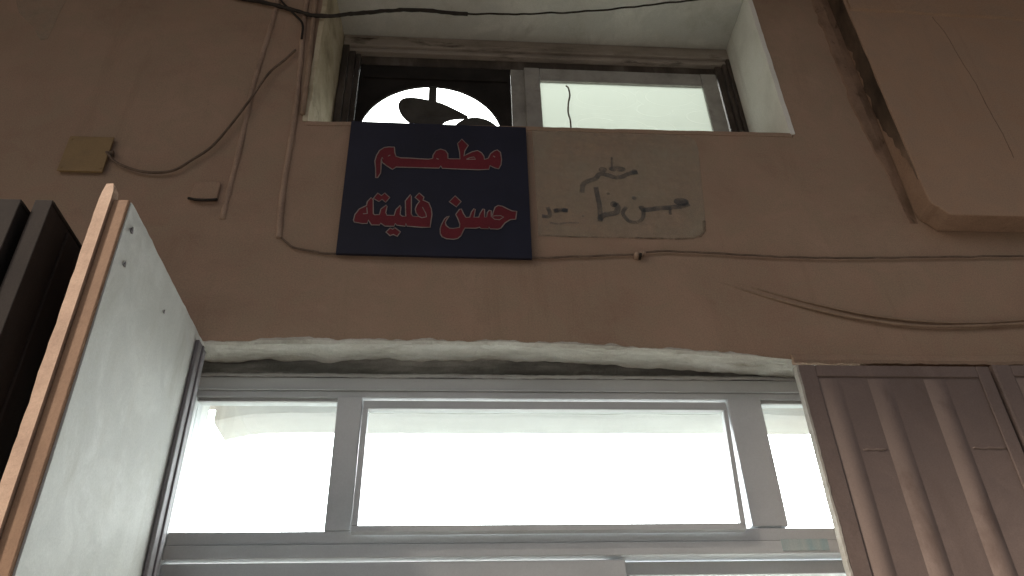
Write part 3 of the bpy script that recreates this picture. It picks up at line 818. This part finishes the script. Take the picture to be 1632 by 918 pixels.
# ================================================================ SIGN BOARD
sign = tag(empty('sign_board', (-0.065, -0.001, 3.17)), 'navy sign board with red Arabic lettering hung below the upper window', 'sign')
SY = -0.022
bm = bmesh.new()
prism(bm, [(x+0.065, z-3.17) for x, z in [[-0.401, 3.789], [0.274, 3.784], [0.271, 3.149], [-0.4, 3.155]]], SY+0.001, SY+0.013)
obj('board', bm, 'navy', sign, 0.001)
for x in (-0.25, 0.16):
    bm = bmesh.new(); box(bm, x, x+0.03, SY+0.0135, 0.0, 0.03, 0.60)
    obj('batten', bm, 'leaf_dark', sign)
WORDS = [['w', [[-0.288, 3.499], [-0.292, 3.545], [-0.297, 3.581], [-0.293, 3.609], [-0.283, 3.636], [-0.267, 3.651], [-0.25, 3.655], [-0.229, 3.655], [-0.226, 3.626], [-0.22, 3.607], [-0.202, 3.601], [-0.168, 3.601], [-0.134, 3.599], [-0.099, 3.598], [-0.084, 3.603], [-0.083, 3.62], [-0.073, 3.642], [-0.056, 3.652], [-0.038, 3.645], [-0.028, 3.629], [-0.027, 3.605], [-0.02, 3.603], [0.018, 3.604], [0.016, 3.64], [0.008, 3.683], [0.024, 3.707], [0.049, 3.675], [0.036, 3.646], [0.033, 3.618], [0.042, 3.627], [0.063, 3.642], [0.084, 3.65], [0.099, 3.639], [0.108, 3.622], [0.11, 3.605], [0.124, 3.611], [0.133, 3.635], [0.147, 3.65], [0.159, 3.656], [0.171, 3.644], [0.175, 3.608], [0.172, 3.58], [0.163, 3.559], [0.149, 3.563], [0.13, 3.574], [0.126, 3.555], [0.09, 3.552], [0.022, 3.552], [-0.047, 3.554], [-0.053, 3.566], [-0.059, 3.554], [-0.098, 3.554], [-0.166, 3.554], [-0.217, 3.554], [-0.23, 3.542], [-0.251, 3.558], [-0.269, 3.575], [-0.274, 3.591], [-0.272, 3.545], [-0.272, 3.522], [-0.281, 3.5]]], ['w', [[-0.018, 3.327], [-0.026, 3.323], [-0.034, 3.314], [-0.044, 3.289], [-0.049, 3.269], [-0.048, 3.247], [-0.041, 3.233], [-0.026, 3.225], [-0.002, 3.223], [0.013, 3.227], [0.025, 3.24], [0.032, 3.26], [0.038, 3.274], [0.077, 3.274], [0.09, 3.279], [0.095, 3.273], [0.121, 3.273], [0.123, 3.281], [0.127, 3.273], [0.155, 3.272], [0.166, 3.278], [0.18, 3.301], [0.2, 3.317], [0.219, 3.319], [0.224, 3.356], [0.208, 3.357], [0.193, 3.365], [0.173, 3.378], [0.157, 3.381], [0.146, 3.372], [0.14, 3.353], [0.136, 3.336], [0.132, 3.329], [0.132, 3.356], [0.125, 3.358], [0.118, 3.347], [0.115, 3.326], [0.108, 3.325], [0.108, 3.362], [0.102, 3.363], [0.092, 3.343], [0.087, 3.325], [0.07, 3.324], [0.075, 3.36], [0.07, 3.364], [0.061, 3.348], [0.055, 3.324], [0.042, 3.322], [0.033, 3.339], [0.025, 3.361], [0.018, 3.359], [0.005, 3.335], [0.014, 3.313], [0.02, 3.291], [0.019, 3.277], [-0.003, 3.271], [-0.016, 3.272], [-0.028, 3.284], [-0.031, 3.297], [-0.026, 3.311]]], ['d', [[0.002, 3.422], [0.024, 3.395], [0.007, 3.37], [-0.019, 3.393]]], ['w', [[-0.352, 3.299], [-0.349, 3.324], [-0.336, 3.35], [-0.312, 3.366], [-0.31, 3.385], [-0.298, 3.404], [-0.29, 3.394], [-0.285, 3.329], [-0.28, 3.325], [-0.264, 3.326], [-0.26, 3.352], [-0.242, 3.371], [-0.239, 3.364], [-0.242, 3.336], [-0.237, 3.324], [-0.212, 3.324], [-0.207, 3.351], [-0.193, 3.371], [-0.19, 3.363], [-0.191, 3.329], [-0.183, 3.321], [-0.171, 3.321], [-0.176, 3.392], [-0.159, 3.423], [-0.155, 3.413], [-0.152, 3.333], [-0.146, 3.322], [-0.125, 3.321], [-0.136, 3.339], [-0.139, 3.356], [-0.135, 3.373], [-0.125, 3.392], [-0.142, 3.41], [-0.128, 3.431], [-0.11, 3.412], [-0.113, 3.398], [-0.092, 3.386], [-0.082, 3.358], [-0.079, 3.332], [-0.084, 3.274], [-0.112, 3.273], [-0.165, 3.277], [-0.169, 3.289], [-0.171, 3.276], [-0.2, 3.28], [-0.206, 3.288], [-0.21, 3.275], [-0.241, 3.275], [-0.257, 3.288], [-0.26, 3.279], [-0.288, 3.279], [-0.301, 3.301], [-0.303, 3.285], [-0.32, 3.284], [-0.348, 3.29]]], ['d', [[-0.29, 3.4], [-0.276, 3.426], [-0.262, 3.414], [-0.251, 3.427], [-0.232, 3.406], [-0.245, 3.383], [-0.259, 3.397], [-0.269, 3.386]]], ['d', [[-0.236, 3.249], [-0.223, 3.267], [-0.213, 3.262], [-0.206, 3.269], [-0.186, 3.251], [-0.196, 3.231], [-0.21, 3.239], [-0.221, 3.233]]]]
TICKS = [[0, [[0.042, 3.603], [0.056, 3.612], [0.07, 3.616], [0.077, 3.605], [0.043, 3.602]]], [0, [[-0.25, 3.607], [-0.242, 3.614]]], [0, [[-0.07, 3.603], [-0.062, 3.599]]], [0, [[0.143, 3.624], [0.15, 3.618]]], [0, [[-0.274, 3.59], [-0.271, 3.601], [-0.268, 3.592]]], [1, [[0.132, 3.33], [0.143, 3.317], [0.161, 3.315], [0.176, 3.328], [0.165, 3.334], [0.146, 3.333], [0.136, 3.33]]], [3, [[-0.31, 3.357], [-0.306, 3.329]]], [3, [[-0.124, 3.321], [-0.114, 3.316], [-0.098, 3.321], [-0.101, 3.337], [-0.114, 3.365]]], [3, [[-0.321, 3.328], [-0.306, 3.33]]]]
for wi, (kind, poly) in enumerate(WORDS):
    poly = [(x+0.065, z-3.17) for x, z in poly]
    bm = bmesh.new(); prism(bm, poly, SY-0.0012, SY+0.0005)
    o = obj('lettering' if kind == 'w' else 'letter_dots', bm, 'red', sign)
    bm = bmesh.new(); ribbon(bm, poly, 0.0036, SY-0.0020, SY-0.0004, closed=True)
    obj('outline', bm, 'outline', o)
    for ti, line in TICKS:
        if ti != wi: continue
        bm = bmesh.new(); ribbon(bm, [(x+0.065, z-3.17) for x, z in line], 0.003, SY-0.0021, SY-0.0005)
        obj('inner_line', bm, 'outline', o)

# ================================================================ FADED PAINTED SIGN ON THE WALL
ps = tag(empty('painted_sign', (0.6, -0.001, 3.25)), 'faded hand painted Arabic lettering on a pale patch of wall', 'sign')
def fp(pts): return [(x-0.6, z-3.25) for x, z in pts]
bm = bmesh.new()
prism(bm, fp([(0.300, 3.80), (0.300, 3.262), (0.83, 3.264), (0.87, 3.270), (0.90, 3.288), (0.918, 3.32), (0.928, 3.40), (0.955, 3.70), (0.955, 3.745), (0.94, 3.775), (0.90, 3.79), (0.80, 3.795)]), -0.0015, 0.0)
obj('ground_coat', bm, 'cream_patch', ps)
bm = bmesh.new()
ribbon(bm, fp([(0.30, 3.268), (0.42, 3.262), (0.6, 3.264), (0.80, 3.262), (0.862, 3.267), (0.893, 3.277), (0.912, 3.302), (0.918, 3.35)]), 0.009, -0.0025, -0.0012,
       wfun=lambda t: 0.35+0.9*t)
obj('edge_stain', bm, 'stain_edge', ps)
for name_, items in [['a', [['s', 0.0193, [[0.697, 3.58], [0.667, 3.574], [0.634, 3.556], [0.607, 3.551], [0.581, 3.561], [0.55, 3.567], [0.53, 3.542], [0.5, 3.528], [0.48, 3.51], [0.473, 3.471]]], ['e', 0.563, 3.589, 0.0163, 0.0132], ['e', 0.619, 3.594, 0.0336, 0.0144], ['e', 0.685, 3.583, 0.0115, 0.012], ['s', 0.0074, [[0.604, 3.654], [0.601, 3.626], [0.599, 3.595]]]]], ['b', [['e', 0.845, 3.438, 0.0288, 0.0192], ['s', 0.0208, [[0.874, 3.429], [0.846, 3.417], [0.803, 3.409], [0.751, 3.403], [0.698, 3.395], [0.689, 3.413]]], ['s', 0.0149, [[0.633, 3.406], [0.617, 3.375], [0.636, 3.34], [0.665, 3.335], [0.688, 3.354], [0.695, 3.387], [0.686, 3.41]]], ['e', 0.668, 3.45, 0.0096, 0.0084], ['s', 0.0104, [[0.798, 3.41], [0.794, 3.374]]]]], ['c', [['s', 0.0178, [[0.528, 3.501], [0.53, 3.461], [0.533, 3.421], [0.533, 3.376], [0.529, 3.334]]], ['s', 0.0223, [[0.527, 3.343], [0.547, 3.366], [0.589, 3.377], [0.601, 3.401], [0.594, 3.423]]], ['e', 0.588, 3.418, 0.0134, 0.0144], ['e', 0.572, 3.468, 0.0067, 0.006]]], ['d', [['s', 0.0178, [[0.414, 3.382], [0.392, 3.386], [0.361, 3.378]]], ['e', 0.402, 3.383, 0.0115, 0.0096], ['e', 0.373, 3.383, 0.0115, 0.0096], ['s', 0.0149, [[0.34, 3.396], [0.347, 3.37], [0.342, 3.352], [0.317, 3.354]]], ['s', 0.0059, [[0.346, 3.324], [0.373, 3.319], [0.408, 3.325], [0.451, 3.326]]], ['e', 0.468, 3.358, 0.0058, 0.0048]]]]:
    bm = bmesh.new(); yy = -0.0028
    for it in items:
        if it[0] == 'e':
            prism(bm, fp(ellipse(*it[1:])), yy, yy+0.001)
        else:
            pts = [(v.x, v.z) for v in smooth_path([(x, 0, z) for x, z in it[2]], 6)]
            ribbon(bm, fp(pts), it[1], yy, yy+0.001)
        yy -= 0.0002
    obj('lettering', bm, 'faded_ink', ps)

# ================================================================ CABLES, CONDUITS, SMALL FITTINGS
def cable(name, pts, r, mat, label, cat='cable', jit=0.05, n=8, group=None, wob=0.0):
    pts = smooth_path(pts, n)
    if wob:
        pts = [p + Vector((0, 0, wob*n1(p.x, 18, 3.3))) for p in pts]
    o0 = pts[0].copy()
    bm = bmesh.new(); tube(bm, [p-o0 for p in pts], r, 8, jit)
    o = obj(name, bm, mat, smooth=True); o.location = o0
    return tag(o, label, cat, group)
# thick taped cable drooping across the recess, then its thin tail
cable('cable', [(-0.98, -0.012, 4.535), (-0.784, -0.016, 4.482), (-0.603, -0.022, 4.414), (-0.432, -0.024, 4.438), (-0.217, -0.024, 4.476), (0.045, -0.022, 4.468)], 0.0085, 'cable',
      'thick black cable drooping across the top of the window recess', jit=0.16, n=14, wob=0.006)
cable('cable', [(0.045, -0.022, 4.470), (0.196, -0.022, 4.474), (0.40, -0.02, 4.50), (0.565, -0.018, 4.524), (0.801, -0.012, 4.584), (1.106, -0.006, 4.665), (1.42, -0.006, 4.75)], 0.0042, 'cable',
      'thin black cable rising across the soffit to the top edge', n=12, wob=0.008)
cable('cable', [(-0.80, -0.012, 4.66), (-0.77, -0.014, 4.53), (-0.70, -0.016, 4.43), (-0.655, -0.018, 4.362), (-0.648, -0.012, 4.27)], 0.005, 'cable',
      'short dark cable curling down beside the window conduit')
cable('cable', [(-0.665, -0.012, 4.20), (-0.70, -0.016, 4.13), (-0.75, -0.018, 4.045), (-0.799, -0.024, 3.88), (-0.85, -0.02, 3.745), (-0.899, -0.016, 3.64), (-0.955, -0.014, 3.575), (-1.02, -0.014, 3.515), (-1.118, -0.014, 3.508), (-1.215, -0.016, 3.545), (-1.262, -0.022, 3.592)], 0.0048, 'cable_dusty',
      'slack dusty cable sagging from the window conduit to the yellow box')
cable('cable', [(-0.592, -0.008, 3.225), (-0.57, -0.008, 3.205), (-0.544, -0.008, 3.187), (-0.47, -0.008, 3.170), (-0.414, -0.008, 3.163), (-0.1, -0.007, 3.160), (0.278, -0.008, 3.162), (0.45, -0.008, 3.172), (0.637, -0.009, 3.184), (0.69, -0.010, 3.196), (0.797, -0.010, 3.200), (1.05, -0.010, 3.190), (1.303, -0.010, 3.184), (1.7, -0.010, 3.196), (2.2, -0.010, 3.215), (2.8, -0.01, 3.23)], 0.0036, 'cable_dusty',
      'long thin cable running level across the wall under the sign', n=10, wob=0.003)
cable('cable', [(0.80, 0.010, 3.115), (0.93, 0.004, 3.075), (1.143, -0.004, 2.998), (1.352, -0.009, 2.937), (1.61, -0.011, 2.901), (1.986, -0.011, 2.918), (2.5, -0.010, 2.98)], 0.0052, 'cable_wall',
      'lower of two wall coloured cables sagging above the ribbed door')
cable('cable', [(0.86, 0.010, 3.115), (1.022, 0.002, 3.063), (1.251, -0.004, 2.990), (1.462, -0.007, 2.940), (1.726, -0.008, 2.918), (1.992, -0.008, 2.935), (2.5, -0.008, 3.01)], 0.0042, 'cable_wall',
      'upper of two wall coloured cables sagging above the ribbed door')
# conduits
def conduit(pts, r, label, ties):
    c = tag(empty('conduit', pts[-1]), label, 'pipe', 'painted conduits beside the upper window')
    o0 = Vector(pts[-1]); P = smooth_path(pts, 8)
    bm = bmesh.new(); tube(bm, [p-o0+Vector((0.002*n1(p.z, 6, 2), 0, 0)) for p in P], r, 10, 0.10)
    obj('pipe', bm, 'conduit', c, smooth=True)
    for t in ties:
        p = P[int(t*(len(P)-1))] - o0
        bm = bmesh.new(); box(bm, p.x-r*2.2, p.x+r*2.2, p.y-r*1.15, p.y+r*1.1, p.z-0.009, p.z+0.009)
        obj('clip', bm, 'conduit', c, 0.002)
conduit([(-0.672, 0.0, 5.2), (-0.655, 0.0, 4.45), (-0.635, 0.001, 4.10), (-0.622, 0.0, 3.80), (-0.620, 0.001, 3.55), (-0.612, 0.0, 3.35), (-0.602, 0.002, 3.23)], 0.0115,
        'painted conduit running down close beside the window recess', ())
conduit([(-0.755, 0.0, 5.2), (-0.78, 0.001, 4.50), (-0.795, 0.002, 4.2), (-0.805, 0.003, 3.95), (-0.804, 0.003, 3.62), (-0.808, 0.006, 3.31)], 0.0115,
        'outer painted conduit ending above the folded door leaves', ())
# second dark pipe hugging the recess edge
cable('recess_pipe', [(-0.632, -0.010, 5.2), (-0.618, -0.010, 4.5), (-0.600, -0.010, 4.1), (-0.592, -0.010, 3.83)], 0.010, 'cable_wall',
      'thin wall coloured pipe hugging the left edge of the window recess', 'pipe', 0.08)
# clamp on the level cable
cc = tag(empty('cable_clip', (0.655, 0, 3.185)), 'small plaster lump clip holding the level cable below the faded lettering', 'clip')
bm = bmesh.new()
for k in range(3):
    tube(bm, [(-0.012+0.012*k, 0.002, -0.010+0.006*k), (-0.012+0.012*k, -0.014, -0.006+0.005*k), (-0.010+0.012*k, -0.020, 0.0)], 0.010, 8, 0.2)
obj('lump', bm, 'conduit', cc, smooth=True)
bm = bmesh.new(); box(bm, -0.004, 0.004, -0.026, 0.001, -0.018, -0.006)
obj('nail', bm, 'cable', cc, 0.001)
# yellow junction box
jb = tag(empty('junction_box', (-1.335, 0, 3.505)), 'faded yellow junction box on the wall at the end of the slack cable', 'junction box')
bm = bmesh.new(); box(bm, -0.075, 0.075, -0.010, 0.0, 0.0, 0.165); obj('body', bm, 'yellow', jb, 0.006)
bm = bmesh.new(); box(bm, -0.079, 0.079, -0.016, -0.0105, -0.003, 0.168); obj('lid', bm, 'yellow', jb, 0.004)
for sx in (-1, 1):
    for z in (0.014, 0.15):
        bm = bmesh.new(); tube(bm, [(sx*0.068, -0.0162, z), (sx*0.068, -0.0175, z)], 0.005, 10); obj('screw', bm, 'yellow', jb)
bm = bmesh.new(); tube(bm, [(0.0755, -0.006, 0.09), (0.092, -0.006, 0.092)], 0.013, 10); obj('gland', bm, 'bracket', jb)
# small ledge fixture
fx = tag(empty('wall_fixture', (-0.885, 0, 3.385)), 'small brown wall fixture with a dark lip between cable and door leaf', 'fixture')
bm = bmesh.new(); prism(bm, [(-0.05, 0.0), (0.045, 0.004), (0.047, 0.085), (0.02, 0.092), (-0.045, 0.088)], -0.010, 0.0); obj('body', bm, 'wall', fx, 0.004)
bm = bmesh.new(); tube(bm, smooth_path([(-0.052, -0.010, 0.008), (-0.02, -0.014, -0.002), (0.03, -0.014, -0.001), (0.048, -0.010, 0.006)], 4), 0.005, 8); obj('lip', bm, 'cable', fx, smooth=True)
# bent wire hanging before the frosted pane
cable('bent_wire', [(0.523, 0.30, 3.83), (0.524, 0.325, 4.10), (0.526, 0.333, 4.20), (0.520, 0.334, 4.255), (0.526, 0.334, 4.32), (0.536, 0.334, 4.37), (0.532, 0.334, 4.42), (0.522, 0.334, 4.435)], 0.004, 'bracket',
      'bent brown wire standing before the frosted pane', 'wire', 0.1, 6)
